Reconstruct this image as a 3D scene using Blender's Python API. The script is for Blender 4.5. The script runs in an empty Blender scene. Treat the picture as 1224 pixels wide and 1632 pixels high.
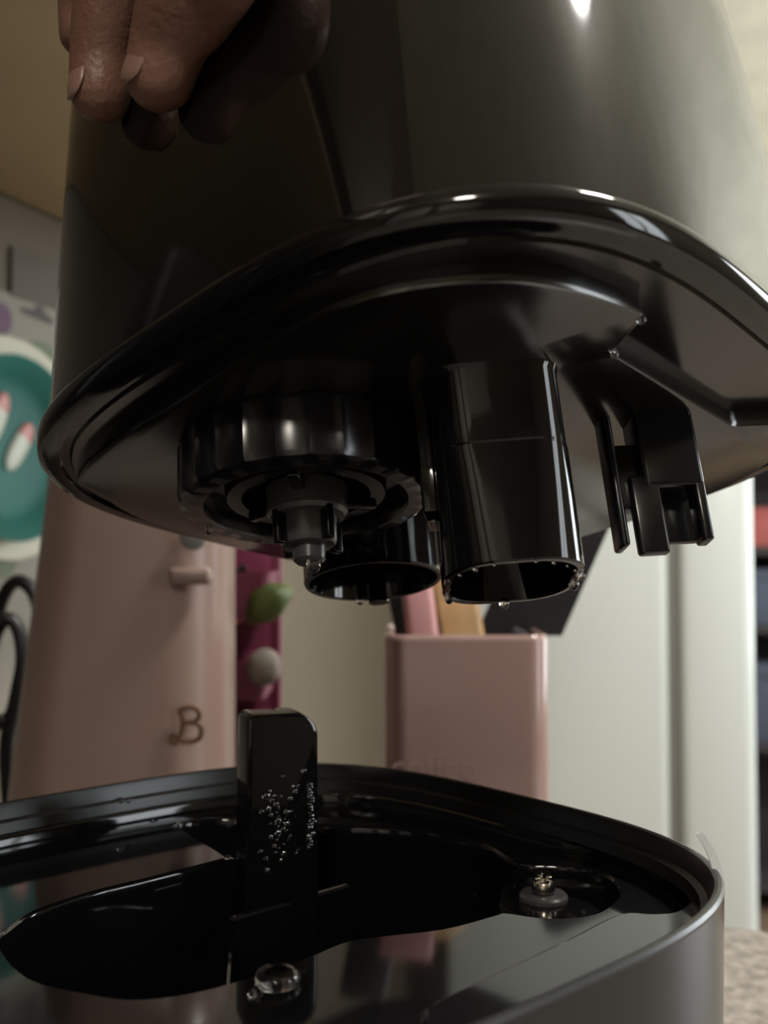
import bpy, bmesh, math, random
from mathutils import Vector, Matrix, Euler
from mathutils.geometry import tessellate_polygon
random.seed(7)
R = math.radians
SC = bpy.context.scene
COL = SC.collection

# ------------------------------------------------------------------ camera
CAMZ = 1.10            # eye height above the floor; the counter top is at 0.90
PIT = 0.03852          # looking up by 2.2 degrees
FPX = 1600.0           # focal length in pixels of the 1224 x 1632 frame
cd = bpy.data.cameras.new('camera'); cam = bpy.data.objects.new('camera', cd); COL.objects.link(cam)
cam.location = (0, 0, CAMZ); cam.rotation_euler = (math.pi/2 + PIT, 0, math.atan2(0.39, 0.92))   # the room's walls run along the world axes, the view is turned 23 degrees
cd.sensor_fit = 'VERTICAL'; cd.sensor_height = 36.0; cd.sensor_width = 27.0
cd.lens = FPX/1632*36.0; cd.clip_start = 0.005; cd.clip_end = 60
cd.dof.use_dof = True; cd.dof.focus_distance = 0.240; cd.dof.aperture_fstop = 13.0
SC.camera = cam

# ------------------------------------------------------------------ colour management, world, lights
SC.view_settings.view_transform = 'Standard'; SC.view_settings.look = 'None'
SC.view_settings.exposure = -0.40; SC.view_settings.gamma = 1.0
SC.view_settings.use_curve_mapping = False
wd = bpy.data.worlds.new('world'); SC.world = wd; wd.use_nodes = True
wd.node_tree.nodes['Background'].inputs[0].default_value = (0.86, 0.95, 1.0, 1)
wd.node_tree.nodes['Background'].inputs[1].default_value = 4.0

AZ = math.atan2(0.39, 0.92)                                  # the room is turned 23 degrees to the view
E1 = Vector((math.sin(AZ), math.cos(AZ), 0))                 # along the kitchen wall, away from the viewer
E2 = Vector((math.cos(AZ), -math.sin(AZ), 0))                # out of that wall into the room
def rm(s, e, z): return E1*s + E2*e + Vector((0, 0, z))      # room coordinates to world
ROOMROT = -AZ
WALL = -0.584; RIGHT = 1.75; BACKS = -2.2; FARS = 3.9; CEIL = 2.42
WINS = [(0.05, 0.62, 0.96, 2.12), (1.90, 3.50, 0.85, 2.20)]    # window openings in the right wall: s0, s1, z0, z1

def area(name, loc, direction, sx, sy, watts, col):
    l = bpy.data.lights.new(name, 'AREA'); l.shape = 'RECTANGLE'; l.size = sx; l.size_y = sy
    l.energy = watts; l.color = col
    o = bpy.data.objects.new(name, l); COL.objects.link(o); o.location = loc
    o.rotation_euler = Vector(direction).to_track_quat('-Z', 'Y').to_euler()
    return o
for w_, watts in zip(WINS, (11, 80)):
    area('daylight', rm((w_[0]+w_[1])/2, RIGHT+0.10, (w_[2]+w_[3])/2), -E2, w_[1]-w_[0], w_[3]-w_[2], watts, (0.93, 0.98, 1.0))

# ------------------------------------------------------------------ materials
def mat(name, col, rough=0.4, metal=0.0, var=0.0, scale=30.0, bump=0.0, bscale=None, rvar=0.0, col2=None,
        trans=0.0, ior=1.5, spec=0.5, coat=0.0, emit=None, alpha=1.0, sss=0.0):
    m = bpy.data.materials.new(name); m.use_nodes = True
    nt = m.node_tree; b = nt.nodes['Principled BSDF']
    b.inputs['Roughness'].default_value = rough; b.inputs['Metallic'].default_value = metal
    b.inputs['IOR'].default_value = ior; b.inputs['Transmission Weight'].default_value = trans
    b.inputs['Specular IOR Level'].default_value = spec; b.inputs['Coat Weight'].default_value = coat
    b.inputs['Alpha'].default_value = alpha
    c = (col[0], col[1], col[2], 1)
    b.inputs['Base Color'].default_value = c
    if sss:
        b.inputs['Subsurface Weight'].default_value = sss
        b.inputs['Subsurface Radius'].default_value = (0.006, 0.002, 0.001)
        b.inputs['Subsurface Scale'].default_value = 1.0
    tc = nt.nodes.new('ShaderNodeTexCoord')
    if var > 0 or col2:
        n = nt.nodes.new('ShaderNodeTexNoise'); n.inputs['Scale'].default_value = scale; n.inputs['Detail'].default_value = 5
        nt.links.new(tc.outputs['Object'], n.inputs['Vector'])
        r = nt.nodes.new('ShaderNodeValToRGB')
        r.color_ramp.elements[0].position = 0.35; r.color_ramp.elements[1].position = 0.65
        c2 = col2 if col2 else [min(1, x*(1+var)) for x in col]
        c1 = col if col2 else [x*(1-var) for x in col]
        r.color_ramp.elements[0].color = (*c1, 1); r.color_ramp.elements[1].color = (*c2, 1)
        nt.links.new(n.outputs['Fac'], r.inputs['Fac']); nt.links.new(r.outputs['Color'], b.inputs['Base Color'])
    if bump > 0:
        n2 = nt.nodes.new('ShaderNodeTexNoise'); n2.inputs['Scale'].default_value = bscale or scale; n2.inputs['Detail'].default_value = 4
        nt.links.new(tc.outputs['Object'], n2.inputs['Vector'])
        bp = nt.nodes.new('ShaderNodeBump'); bp.inputs['Strength'].default_value = bump; bp.inputs['Distance'].default_value = 0.002
        nt.links.new(n2.outputs['Fac'], bp.inputs['Height']); nt.links.new(bp.outputs['Normal'], b.inputs['Normal'])
    if rvar > 0:
        n3 = nt.nodes.new('ShaderNodeTexNoise'); n3.inputs['Scale'].default_value = scale*0.6; n3.inputs['Detail'].default_value = 6
        nt.links.new(tc.outputs['Object'], n3.inputs['Vector'])
        mr = nt.nodes.new('ShaderNodeMapRange'); mr.inputs['To Min'].default_value = max(0.0, rough-rvar); mr.inputs['To Max'].default_value = rough+rvar
        nt.links.new(n3.outputs['Fac'], mr.inputs['Value']); nt.links.new(mr.outputs['Result'], b.inputs['Roughness'])
    if emit:
        b.inputs['Emission Color'].default_value = (*emit[0], 1); b.inputs['Emission Strength'].default_value = emit[1]
    return m
M = {}
M['gloss'] = mat('glossy_black_plastic', (0.004, 0.004, 0.0045), 0.07, rvar=0.03, scale=60, ior=1.5)
M['tank'] = mat('smoky_black_tank_plastic', (0.006, 0.0055, 0.005), 0.06, rvar=0.02, scale=25, ior=1.5)
M['under'] = mat('underside_black_plastic', (0.006, 0.0055, 0.0055), 0.17, rvar=0.03, scale=50, ior=1.75)
M['satin'] = mat('satin_black_shell', (0.008, 0.008, 0.009), 0.20, bump=0.006, bscale=1400)
M['rim'] = mat('rim_black_plastic', (0.005, 0.005, 0.006), 0.32)
M['clip'] = mat('soft_black_plastic', (0.005, 0.005, 0.006), 0.22)
M['stem'] = mat('grey_valve_plastic', (0.06, 0.06, 0.062), 0.25)
M['seal'] = mat('black_rubber', (0.006, 0.006, 0.006), 0.5)
M['steel'] = mat('steel', (0.62, 0.57, 0.50), 0.22, metal=1.0)
M['water'] = mat('water', (1, 1, 1), 0.0, trans=1.0, ior=1.40)
M['bead'] = mat('water_bead', (1, 1, 1), 0.0, trans=1.0, ior=1.9)
M['film'] = mat('clear_film', (0.50, 0.52, 0.52), 0.55, trans=0.2, ior=1.4)
M['skin'] = mat('skin', (0.185, 0.092, 0.064), 0.45, col2=(0.245, 0.128, 0.090), scale=45, bump=0.25, bscale=500, sss=0.15)
M['nail'] = mat('fingernail', (0.30, 0.18, 0.145), 0.3, sss=0.1)
M['sleeve'] = mat('dark_knit_sleeve', (0.02, 0.02, 0.022), 0.9, bump=0.4, bscale=300)
M['pink'] = mat('pink_enamel', (0.205, 0.138, 0.115), 0.30, var=0.03, scale=15)
M['crock'] = mat('pink_glazed_crock', (0.27, 0.176, 0.155), 0.14, var=0.03, scale=12)
M['gold'] = mat('brushed_gold', (0.12, 0.062, 0.034), 0.5, metal=0.3)
M['greyknob'] = mat('grey_metal_knob', (0.22, 0.21, 0.20), 0.4, metal=0.3)
M['ghost'] = mat('faded_pale_print', (0.31, 0.212, 0.188), 0.2)
M['blackwood'] = mat('black_nylon', (0.008, 0.008, 0.009), 0.45)
M['pinksil'] = mat('pink_silicone', (0.46, 0.23, 0.23), 0.45)
M['wood'] = mat('pale_wood', (0.32, 0.19, 0.08), 0.55, var=0.2, scale=60)
M['magenta'] = mat('magenta_plastic', (0.155, 0.026, 0.058), 0.4)
M['lime'] = mat('lime_green_plastic', (0.060, 0.085, 0.012), 0.5)
M['orange'] = mat('orange_plastic', (0.72, 0.26, 0.03), 0.45)
M['red'] = mat('red_plastic', (0.50, 0.05, 0.015), 0.45)
M['whitep'] = mat('white_plush', (0.19, 0.165, 0.14), 0.8, bump=0.5, bscale=200)
M['teal'] = mat('teal_glaze', (0.010, 0.135, 0.108), 0.6, var=0.10, scale=12)
M['cream'] = mat('cream_glaze', (0.54, 0.50, 0.37), 0.5)
M['petal'] = mat('cream_petal', (0.52, 0.54, 0.44), 0.4)
M['petalpink'] = mat('pink_petal_tip', (0.55, 0.22, 0.19), 0.4)
M['paper'] = mat('white_paper', (0.27, 0.245, 0.20), 0.7, var=0.03, scale=8)
M['greycard'] = mat('grey_card', (0.13, 0.11, 0.088), 0.8)
M['purple'] = mat('purple_print', (0.10, 0.035, 0.085), 0.6)
M['dark'] = mat('dark_brown_print', (0.045, 0.028, 0.022), 0.6)
M['cord'] = mat('black_cord', (0.006, 0.006, 0.006), 0.45)
M['fridge'] = mat('white_appliance_enamel', (0.60, 0.65, 0.64), 0.20, bump=0.06, bscale=120)
M['gasket'] = mat('grey_gasket', (0.16, 0.16, 0.14), 0.7)
M['handle'] = mat('pale_handle', (0.6, 0.62, 0.6), 0.3)
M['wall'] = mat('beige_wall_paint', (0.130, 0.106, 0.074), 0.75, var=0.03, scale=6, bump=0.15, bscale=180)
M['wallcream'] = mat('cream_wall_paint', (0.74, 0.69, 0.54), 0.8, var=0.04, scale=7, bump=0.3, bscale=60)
M['ceil'] = mat('cream_ceiling', (0.80, 0.76, 0.62), 0.85, var=0.06, scale=9, bump=0.5, bscale=40)
M['cab'] = mat('brown_wood_cabinet', (0.48, 0.37, 0.21), 0.5, var=0.05, scale=7)
M['cabdoor'] = mat('dark_walnut_door', (0.060, 0.038, 0.020), 0.4, var=0.15, scale=9)
M['counter'] = mat('speckled_stone_counter', (0.10, 0.085, 0.072), 0.35, col2=(0.26, 0.23, 0.20), scale=160)
M['floor'] = mat('brown_floor', (0.20, 0.14, 0.09), 0.5, var=0.2, scale=4)
M['lampglow'] = mat('added_lamp_diffuser', (0.9, 0.85, 0.75), 0.5, emit=((1.0, 0.965, 0.90), 285.0))
M['lampdim'] = mat('dim_added_lamp_diffuser', (0.9, 0.85, 0.75), 0.5, emit=((1.0, 0.92, 0.80), 135.0))
M['white'] = mat('white_trim', (0.78, 0.78, 0.76), 0.4)
M['glass'] = mat('window_glass', (1, 1, 1), 0.0, trans=1.0, ior=1.01)
M['shelf'] = mat('dark_shelf', (0.05, 0.045, 0.05), 0.6)
M['rose'] = mat('dusty_red_card', (0.46, 0.12, 0.11), 0.7)
M['tan'] = mat('tan_card', (0.40, 0.27, 0.21), 0.8)
M['navy'] = mat('slate_blue_card', (0.09, 0.11, 0.16), 0.7)
M['curtain'] = mat('pale_grey_curtain', (0.55, 0.53, 0.50), 0.9)
M['doorpaint'] = mat('grey_door_paint', (0.40, 0.38, 0.35), 0.5)

# ------------------------------------------------------------------ helpers
def link(name, me, m=None, parent=None, smooth=40):
    o = bpy.data.objects.new(name, me); COL.objects.link(o)
    if m: me.materials.append(m if not isinstance(m, str) else M[m])
    if smooth:
        me.shade_smooth()
        if smooth < 179: me.set_sharp_from_angle(angle=R(smooth))
    if parent is not None: o.parent = parent
    return o
def from_bm(name, bm, m=None, parent=None, smooth=40):
    bmesh.ops.recalc_face_normals(bm, faces=bm.faces)
    me = bpy.data.meshes.new(name); bm.to_mesh(me); bm.free()
    return link(name, me, m, parent, smooth)
def tag(o, label, cat, group=None):
    o['label'] = label; o['category'] = cat
    if group: o['group'] = group
    return o
def thing(name, label, cat, loc=(0, 0, 0), rot=(0, 0, 0), group=None):
    o = bpy.data.objects.new(name, None); COL.objects.link(o); o.empty_display_size = 0.02
    o.location = loc; o.rotation_euler = rot
    return tag(o, label, cat, group)
def struct(o): o['kind'] = 'structure'; return o
def bm_box(bm, c, s, rz=0.0, bevel=0.0, mtx=None):
    b2 = bmesh.new(); bmesh.ops.create_cube(b2, size=1.0)
    bmesh.ops.scale(b2, vec=s, verts=b2.verts)
    if bevel: bmesh.ops.bevel(b2, geom=list(b2.edges), offset=bevel, segments=3, affect='EDGES', profile=0.5)
    bmesh.ops.transform(b2, matrix=(mtx if mtx is not None else Matrix.Translation(c) @ Matrix.Rotation(rz, 4, 'Z')), verts=b2.verts)
    me = bpy.data.meshes.new('t'); b2.to_mesh(me); b2.free(); bm.from_mesh(me); bpy.data.meshes.remove(me)
def box(name, c, s, m, parent=None, rz=0.0, bevel=0.0):
    bm = bmesh.new(); bm_box(bm, (0, 0, 0), s, 0, bevel)
    o = from_bm(name, bm, m, parent); o.location = c; o.rotation_euler = (0, 0, rz); return o
def rings(bm, rs, cap0=False, cap1=False, closed=True):
    vs = [[bm.verts.new(p) for p in r] for r in rs]
    n = len(vs[0])
    for a, b in zip(vs, vs[1:]):
        for i in range(n if closed else n-1):
            j = (i+1) % n
            try: bm.faces.new((a[i], a[j], b[j], b[i]))
            except ValueError: pass
    if cap0: bm.faces.new(vs[0])
    if cap1: bm.faces.new(vs[-1])
    return vs
def area2(p): return sum(p[i][0]*p[(i+1) % len(p)][1]-p[(i+1) % len(p)][0]*p[i][1] for i in range(len(p)))/2
def offset(p, d):
    """closed polygon moved inwards by d (outwards if negative); p runs counter-clockwise"""
    n = len(p); out = []
    for i in range(n):
        a, b, c = Vector(p[i-1][:2]), Vector(p[i][:2]), Vector(p[(i+1) % n][:2])
        e1 = (b-a).normalized(); e2 = (c-b).normalized()
        n1 = Vector((-e1.y, e1.x)); n2 = Vector((-e2.y, e2.x)); m = (n1+n2)
        m = m/max(0.35, m.length_squared/2) if m.length > 1e-6 else n1
        q = b + m*d; out.append((q.x, q.y))
    return out
def prism(bm, poly, prof, cap0=True, cap1=True):
    rings(bm, [[(x, y, z) for x, y in offset(poly, d)] for d, z in prof], cap0, cap1)
def spline(pts, closed=True, per=6):
    """Catmull-Rom through the points"""
    n = len(pts); out = []; P = [Vector(p) for p in pts]
    for i in range(n if closed else n-1):
        g = (lambda k: P[k % n]) if closed else (lambda k: P[max(0, min(n-1, k))])
        p0, p1, p2, p3 = g(i-1), g(i), g(i+1), g(i+2)
        for k in range(per):
            t = k/per
            out.append(0.5*((2*p1)+(p2-p0)*t+(2*p0-5*p1+4*p2-p3)*t*t+(3*p1-p0-3*p2+p3)*t**3))
    if not closed: out.append(P[-1])
    return [tuple(q) for q in out]
def plate(bm, outer, hole, z):
    """flat plate with a hole, outer and hole lists of (x, y)"""
    o = [Vector((x, y, 0)) for x, y in outer]; h = [Vector((x, y, 0)) for x, y in hole]
    tris = tessellate_polygon([o, h]); allp = o+h
    vs = [bm.verts.new((p.x, p.y, z)) for p in allp]
    for t in tris:
        try: bm.faces.new([vs[i] for i in t])
        except ValueError: pass
def tube(bm, pts, rad, seg=10, cap=True):
    P = [Vector(p) for p in pts]; n = len(P)
    rr = rad if isinstance(rad, (list, tuple)) else [rad]*n
    t0 = (P[1]-P[0]).normalized(); up = Vector((0, 0, 1)) if abs(t0.z) < 0.9 else Vector((1, 0, 0))
    u = t0.cross(up).normalized(); rs = []
    for i in range(n):
        t = (P[min(n-1, i+1)]-P[max(0, i-1)]).normalized()
        u = (u-t*u.dot(t)).normalized(); w = t.cross(u)
        rs.append([tuple(P[i]+(u*math.cos(a)+w*math.sin(a))*rr[i]) for a in [2*math.pi*k/seg for k in range(seg)]])
    rings(bm, rs, cap, cap)
def lathe(bm, prof, seg=48, c=(0, 0, 0), cap0=False, cap1=False):
    rings(bm, [[(c[0]+r*math.cos(2*math.pi*k/seg), c[1]+r*math.sin(2*math.pi*k/seg), c[2]+z) for k in range(seg)] for r, z in prof], cap0, cap1)
def rrect(hx, hy, r, n=8, cx=0, cy=0):
    out = []
    for sx, sy, a0 in ((1, 1, 0), (-1, 1, 90), (-1, -1, 180), (1, -1, 270)):
        for k in range(n+1):
            a = R(a0+90*k/n); out.append((cx+sx*(hx-r)+r*math.cos(a), cy+sy*(hy-r)+r*math.sin(a)))
    return out
def ray(px, py):
    x = (px-612)/FPX; u = (816-py)/FPX
    return Vector((x, math.cos(PIT)-u*math.sin(PIT), math.sin(PIT)+u*math.cos(PIT)))
def at(px, py, Y):
    d = ray(px, py); return d*(Y/d.y) + Vector((0, 0, CAMZ))

# ------------------------------------------------------------------ the room
def roombox(name, s0, s1, e0, e1, z0, z1, m, parent=None, bevel=0.0):
    return box(name, rm((s0+s1)/2, (e0+e1)/2, (z0+z1)/2), (e1-e0, s1-s0, z1-z0), m, parent, ROOMROT, bevel)
struct(roombox('floor', BACKS, FARS, WALL-0.1, RIGHT+0.1, -0.08, 0, 'floor'))
struct(roombox('ceiling', BACKS, FARS, WALL-0.1, RIGHT+0.1, CEIL, CEIL+0.1, 'ceil'))
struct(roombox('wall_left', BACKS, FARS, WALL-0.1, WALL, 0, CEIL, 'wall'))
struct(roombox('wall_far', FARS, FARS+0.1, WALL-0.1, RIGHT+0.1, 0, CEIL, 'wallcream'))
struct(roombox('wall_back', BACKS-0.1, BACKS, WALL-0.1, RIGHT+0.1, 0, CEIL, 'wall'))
bm = bmesh.new()
(a0, a1, az0, az1), (b0, b1, bz0, bz1) = WINS
for a, b, c, d in ((BACKS, a0, 0, CEIL), (a1, b0, 0, CEIL), (b1, FARS, 0, CEIL), (a0, a1, 0, az0), (a0, a1, az1, CEIL), (b0, b1, 0, bz0), (b0, b1, bz1, CEIL)):
    bm_box(bm, (0, 0, 0), (1, 1, 1), mtx=Matrix.Translation(rm((a+b)/2, RIGHT+0.06, (c+d)/2)) @ Matrix.Rotation(ROOMROT, 4, 'Z') @ Matrix.Diagonal((0.12, b-a, d-c, 1)))
struct(from_bm('wall_right', bm, 'wall', None, 20))
for i, (s0, s1, z0, z1) in enumerate(WINS):
    wf = bpy.data.objects.new('window_%d' % (i+1), None); COL.objects.link(wf); struct(wf)
    wf.location = rm((s0+s1)/2, RIGHT+0.03, (z0+z1)/2); wf.rotation_euler = (0, 0, ROOMROT)
    W_, H_ = s1-s0, z1-z0
    for nm, c, q in (('window_frame', (0, 0, H_/2-0.02), (0.05, W_, 0.04)), ('window_frame', (0, 0, -H_/2+0.02), (0.05, W_, 0.04)),
                     ('window_frame', (0, -W_/2+0.02, 0), (0.05, 0.04, H_-0.08)), ('window_frame', (0, W_/2-0.02, 0), (0.05, 0.04, H_-0.08)),
                     ('window_bar', (0, 0, 0), (0.045, 0.045, H_-0.08))):
        box(nm, c, q, 'white', wf, 0, 0.004)
    struct(roombox('trim_%d' % (i+1), s0-0.05, s1+0.05, RIGHT-0.07, RIGHT, z0-0.03, z0, 'white', None, 0.005))
# unseen black oven at left, added to darken reflections and bounce light
mw = thing('added_microwave', 'black oven added out of view at left to darken the tank reflections', 'added_microwave', rm(-0.10, WALL+0.02, 0.90), (0, 0, ROOMROT))
box('housing', (0.14, 0, 0.185), (0.28, 0.52, 0.34), 'blackwood', mw, 0, 0.006)
d = box('oven_door', (0.286, -0.05, 0.185), (0.016, 0.40, 0.33), 'clip', mw, 0, 0.004)
box('door_window', (0.009, 0, 0), (0.003, 0.30, 0.22), 'gloss', d, 0, 0.001)
box('door_handle', (0.022, 0.17, 0), (0.016, 0.018, 0.26), 'clip', d, 0, 0.005)
box('control_panel', (0.285, 0.205, 0.185), (0.014, 0.10, 0.33), 'clip', mw, 0, 0.003)
for fx in (0.04, 0.24):
    for fy in (-0.22, 0.22): box('foot', (fx, fy, 0.0085), (0.03, 0.03, 0.017), 'seal', mw, 0, 0.002)
# unseen ceiling lamps, added to brighten the refrigerator and make the beads sparkle
for ls, le, glow, lab in ((0.70, 0.62, 'lampglow', 'round frosted ceiling lamp added out of the picture to brighten the refrigerator'), (-1.35, 0.45, 'lampdim', 'round frosted ceiling lamp added behind the viewer for sparkle on the beads')):
    lm = thing('added_lamp', lab, 'lamp', rm(ls, le, CEIL), (0, 0, 0), 'added ceiling lamps')
    b = bmesh.new(); lathe(b, [(0.0005, -0.002), (0.165, -0.002), (0.168, -0.010), (0.165, -0.030), (0.150, -0.034)], 48, (0, 0, 0), True, False); from_bm('lamp_ring', b, 'white', lm, 40)
    b = bmesh.new(); lathe(b, [(0.150, -0.030), (0.135, -0.048), (0.10, -0.062), (0.05, -0.070), (0.001, -0.072)], 48, (0, 0, 0), False, True); from_bm('diffuser', b, glow, lm, 60)

# counter: one slab along the wall that ends short of the refrigerator
CT = 0.90
END = 0.5745                                                  # where the counter stops along the wall
bm = bmesh.new()
poly = [(e, q) for q, e in ((-1.9, WALL+0.003), (-1.9, 0.16), (-0.14, 0.16), (END-0.22, 0.62), (END, 0.62), (END, WALL+0.003))]   # room coordinates
if area2(poly) < 0: poly.reverse()
prism(bm, poly, [(0.004, CT-0.04), (0, CT-0.036), (0, CT-0.004), (0.004, CT)])
ct = from_bm('counter_top', bm, 'counter'); ct.rotation_euler = (0, 0, ROOMROT)
tag(ct, 'speckled brown stone counter top under all the kitchen things', 'counter')
def lower_cabinet(sa, sb, lab):
    c = thing('lower_cabinet', lab, 'cabinet', rm((sa+sb)/2, WALL, 0), (0, 0, ROOMROT), 'cabinets under the counter')
    w = sb-sa
    box('cabinet_body', (0.30, 0, 0.48), (0.56, w-0.004, 0.758), 'cab', c)
    box('plinth', (0.27, 0, 0.05), (0.50, w-0.004, 0.098), 'shelf', c)
    d = box('cabinet_door', (0.59, 0, 0.47), (0.02, w-0.02, 0.72), 'cabdoor', c, 0, 0.004)
    box('handle', (0.022, 0, 0.28), (0.02, 0.12, 0.012), 'steel', d, 0, 0.004)
lower_cabinet(-0.56, 0.0, 'brown wooden lower cabinet under the counter beneath the humidifier')
lower_cabinet(0.004, 0.56, 'brown wooden lower cabinet at the refrigerator end of the counter')

# upper cabinet on the left wall
uc = thing('upper_cabinet', 'brown wooden wall cabinet overhead at upper left with plain underside', 'cabinet', rm(0.05, WALL+0.003, CAMZ+0.28), (0, 0, ROOMROT))
box('cabinet_body', (0.165, 0, 0.37), (0.33, 1.5, 0.74), 'cab', uc, 0, 0.003)
for k in range(3):
    d = box('cabinet_door', (0.341, -0.5+0.5*k, 0.37), (0.02, 0.49, 0.73), 'cabdoor', uc, 0, 0.004)
    box('handle', (0.02, 0.18, -0.25), (0.02, 0.012, 0.12), 'steel', d, 0, 0.004)

# refrigerator beyond the counter end, its side towards the viewer
fc = at(1200, 878, 1.35)
sF = Vector((fc.x, fc.y, 0)).dot(E1); eF = Vector((fc.x, fc.y, 0)).dot(E2)
fr = thing('refrigerator', 'tall white refrigerator seen from its side, behind pink crock', 'refrigerator', rm(sF, eF, 0), (0, 0, ROOMROT+R(3.6)))
FW = 0.74; FD = eF-WALL-0.075
box('cabinet_body', (-0.112-(FD-0.12)/2, FW/2, 0.93), (FD-0.12, FW, 1.62), 'fridge', fr, 0, 0.012)
box('door_gasket', (-0.105, FW/2, 0.93), (0.014, FW-0.02, 1.58), 'gasket', fr)
d = box('door', (-0.049, FW/2, 0.67), (0.098, FW, 1.10), 'fridge', fr, 0, 0.016)
box('handle', (0.0, -FW/2+0.10, 0.551), (0.06, 0.14, 0.006), 'handle', d, 0, 0.002)
d = box('freezer_door', (-0.049, FW/2, 1.49), (0.098, FW, 0.50), 'fridge', fr, 0, 0.016)
box('handle', (0.0, -FW/2+0.10, -0.251), (0.06, 0.14, 0.006), 'handle', d, 0, 0.002)
box('plinth', (-0.25, FW/2, 0.06), (0.34, FW-0.04, 0.118), 'gasket', fr)

# far end of the room: a dark shelf rack with coloured boxes
SX, SE = 3.45, 0.02
sh = thing('shelf_rack', 'dark open shelf rack standing far behind the refrigerator', 'shelf', rm(SX, SE, 0), (0, 0, ROOMROT))
for ex in (-0.34, 0.34): box('side_panel', (ex, 0, 0.72), (0.024, 0.34, 1.44), 'shelf', sh)
for zz in (0.08, 0.50, 0.86, 1.10, 1.43): box('shelf_board', (0, 0, zz), (0.655, 0.34, 0.024), 'shelf', sh)
box('back_panel', (0, 0.165, 0.72), (0.655, 0.012, 1.44), 'shelf', sh)
for i, (ex, zz, w, h, m, lab) in enumerate([
        (-0.17, 0.872, 0.26, 0.17, 'navy', 'slate blue box on middle shelf of far dark rack'),
        (0.14, 0.872, 0.28, 0.20, 'navy', 'larger slate blue box on the far dark rack'),
        (-0.15, 1.112, 0.28, 0.12, 'rose', 'dusty red box on upper shelf of far rack'),
        (0.15, 1.112, 0.27, 0.18, 'tan', 'tan box beside red box on far rack'),
        (0.0, 1.442, 0.50, 0.16, 'tan', 'wide tan box on top of far rack'),
        (-0.02, 0.512, 0.55, 0.24, 'navy', 'wide slate blue box low on the far rack')]):
    p = rm(SX-0.02, SE+ex, 0)
    b = thing('storage_box', lab, 'box', (p.x, p.y, zz), (0, 0, ROOMROT), 'boxes on the far rack')
    box('carton', (0, 0, h*0.42), (w, 0.26, h*0.84), m, b, 0, 0.004)
    box('lid', (0, 0, h*0.91), (w+0.008, 0.268, h*0.18), m, b, 0, 0.004)

# added behind the viewer: a door and curtain for the black plastic to mirror
dr = struct(box('added_door', rm(BACKS+0.03, 0.75, 1.02), (0.82, 0.05, 2.03), 'doorpaint', None, ROOMROT, 0.004))
box('door_panel', (0, 0.028, 0.45), (0.56, 0.012, 0.80), 'doorpaint', dr, 0, 0.003)
box('door_panel', (0, 0.028, -0.50), (0.56, 0.012, 0.80), 'doorpaint', dr, 0, 0.003)
bm = bmesh.new(); rr = []
for zz in (0.05, 2.2):
    rr.append([tuple(rm(BACKS+0.10+0.03*math.sin(k*0.9), -0.42+k*0.012, zz)) for k in range(50)])
rings(bm, rr, closed=False)
cu = from_bm('curtain', bm, 'curtain'); sm = cu.modifiers.new('s', 'SOLIDIFY'); sm.thickness = 0.004
tag(cu, 'pale grey pleated curtain added behind the viewer for the tank to mirror', 'curtain')

# ------------------------------------------------------------------ humidifier: shared outline
HALF, NEXP = 0.093, 3.186
def squircle(a, rot, n=144):
    out = []
    for k in range(n):
        t = 2*math.pi*k/n
        r = (abs(math.cos(t)/a)**NEXP+abs(math.sin(t)/a)**NEXP)**(-1/NEXP)
        out.append((r*math.cos(t+rot), r*math.sin(t+rot)))
    return out
# ---- base
BROT = 0.7176
BO = Vector((-0.02923, 0.23967, CAMZ-0.07201))
BH = BO.z-CT
base = thing('humidifier', 'black humidifier base with open wet basin at the bottom of the picture', 'humidifier base', (BO.x, BO.y, CT))
def inbase(o): o.location = Vector((0, 0, BH)); return o       # part meshes are written with the rim at z = 0
def bs(px, py, w):
    d = ray(px, py); t = (BO.z-CAMZ+w)/d.z; q = d*t+Vector((0, 0, CAMZ))-BO
    return (q.x, q.y)
def sq(i, n=144): return squircle(HALF-i, BROT, n)
bm = bmesh.new()
rings(bm, [[(x, y, z) for x, y in sq(i)] for i, z in ((0.010, -BH), (0.004, -BH), (0.002, -BH+0.003), (0.0012, -0.06), (0.0004, -0.012), (0.0002, -0.0016))], True)
inbase(from_bm('outer_shell', bm, 'satin', base, 50))
bm = bmesh.new()
rings(bm, [[(x, y, z) for x, y in sq(i)] for i, z in ((0.0002, -0.0016), (0.0001, -0.0009), (0.0006, -0.0002), (0.0013, 0), (0.0020, -0.0003), (0.0024, -0.0012), (0.0032, -0.0045), (0.0046, -0.0052), (0.0052, -0.0082))])
inbase(from_bm('rim', bm, 'rim', base, 35))
# ledge plate with its opening
LZ, DZ, FZ = -0.008, -0.0122, -0.050
h1 = [(0.0932, 0.0395), (0.0988, 0.0254), (0.1010, 0.0090), (0.1004, -0.0032), (0.0941, -0.0125), (0.0885, -0.0142), (0.0807, -0.0145), (0.0651, -0.0306), (0.0391, -0.0566), (0.0355, -0.0640), (0.0352, -0.0800)]
ring = sq(0.0085)
def ang(p): return math.atan2(p[1], p[0]) % (2*math.pi)
seg1 = spline(h1, False, 4)
a0, a1 = ang(seg1[0]), ang(seg1[-1])
rest = sorted([p for p in ring if a0+0.05 < ang(p) < a1-0.05], key=ang)
H1 = seg1 + list(reversed(rest))
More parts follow.
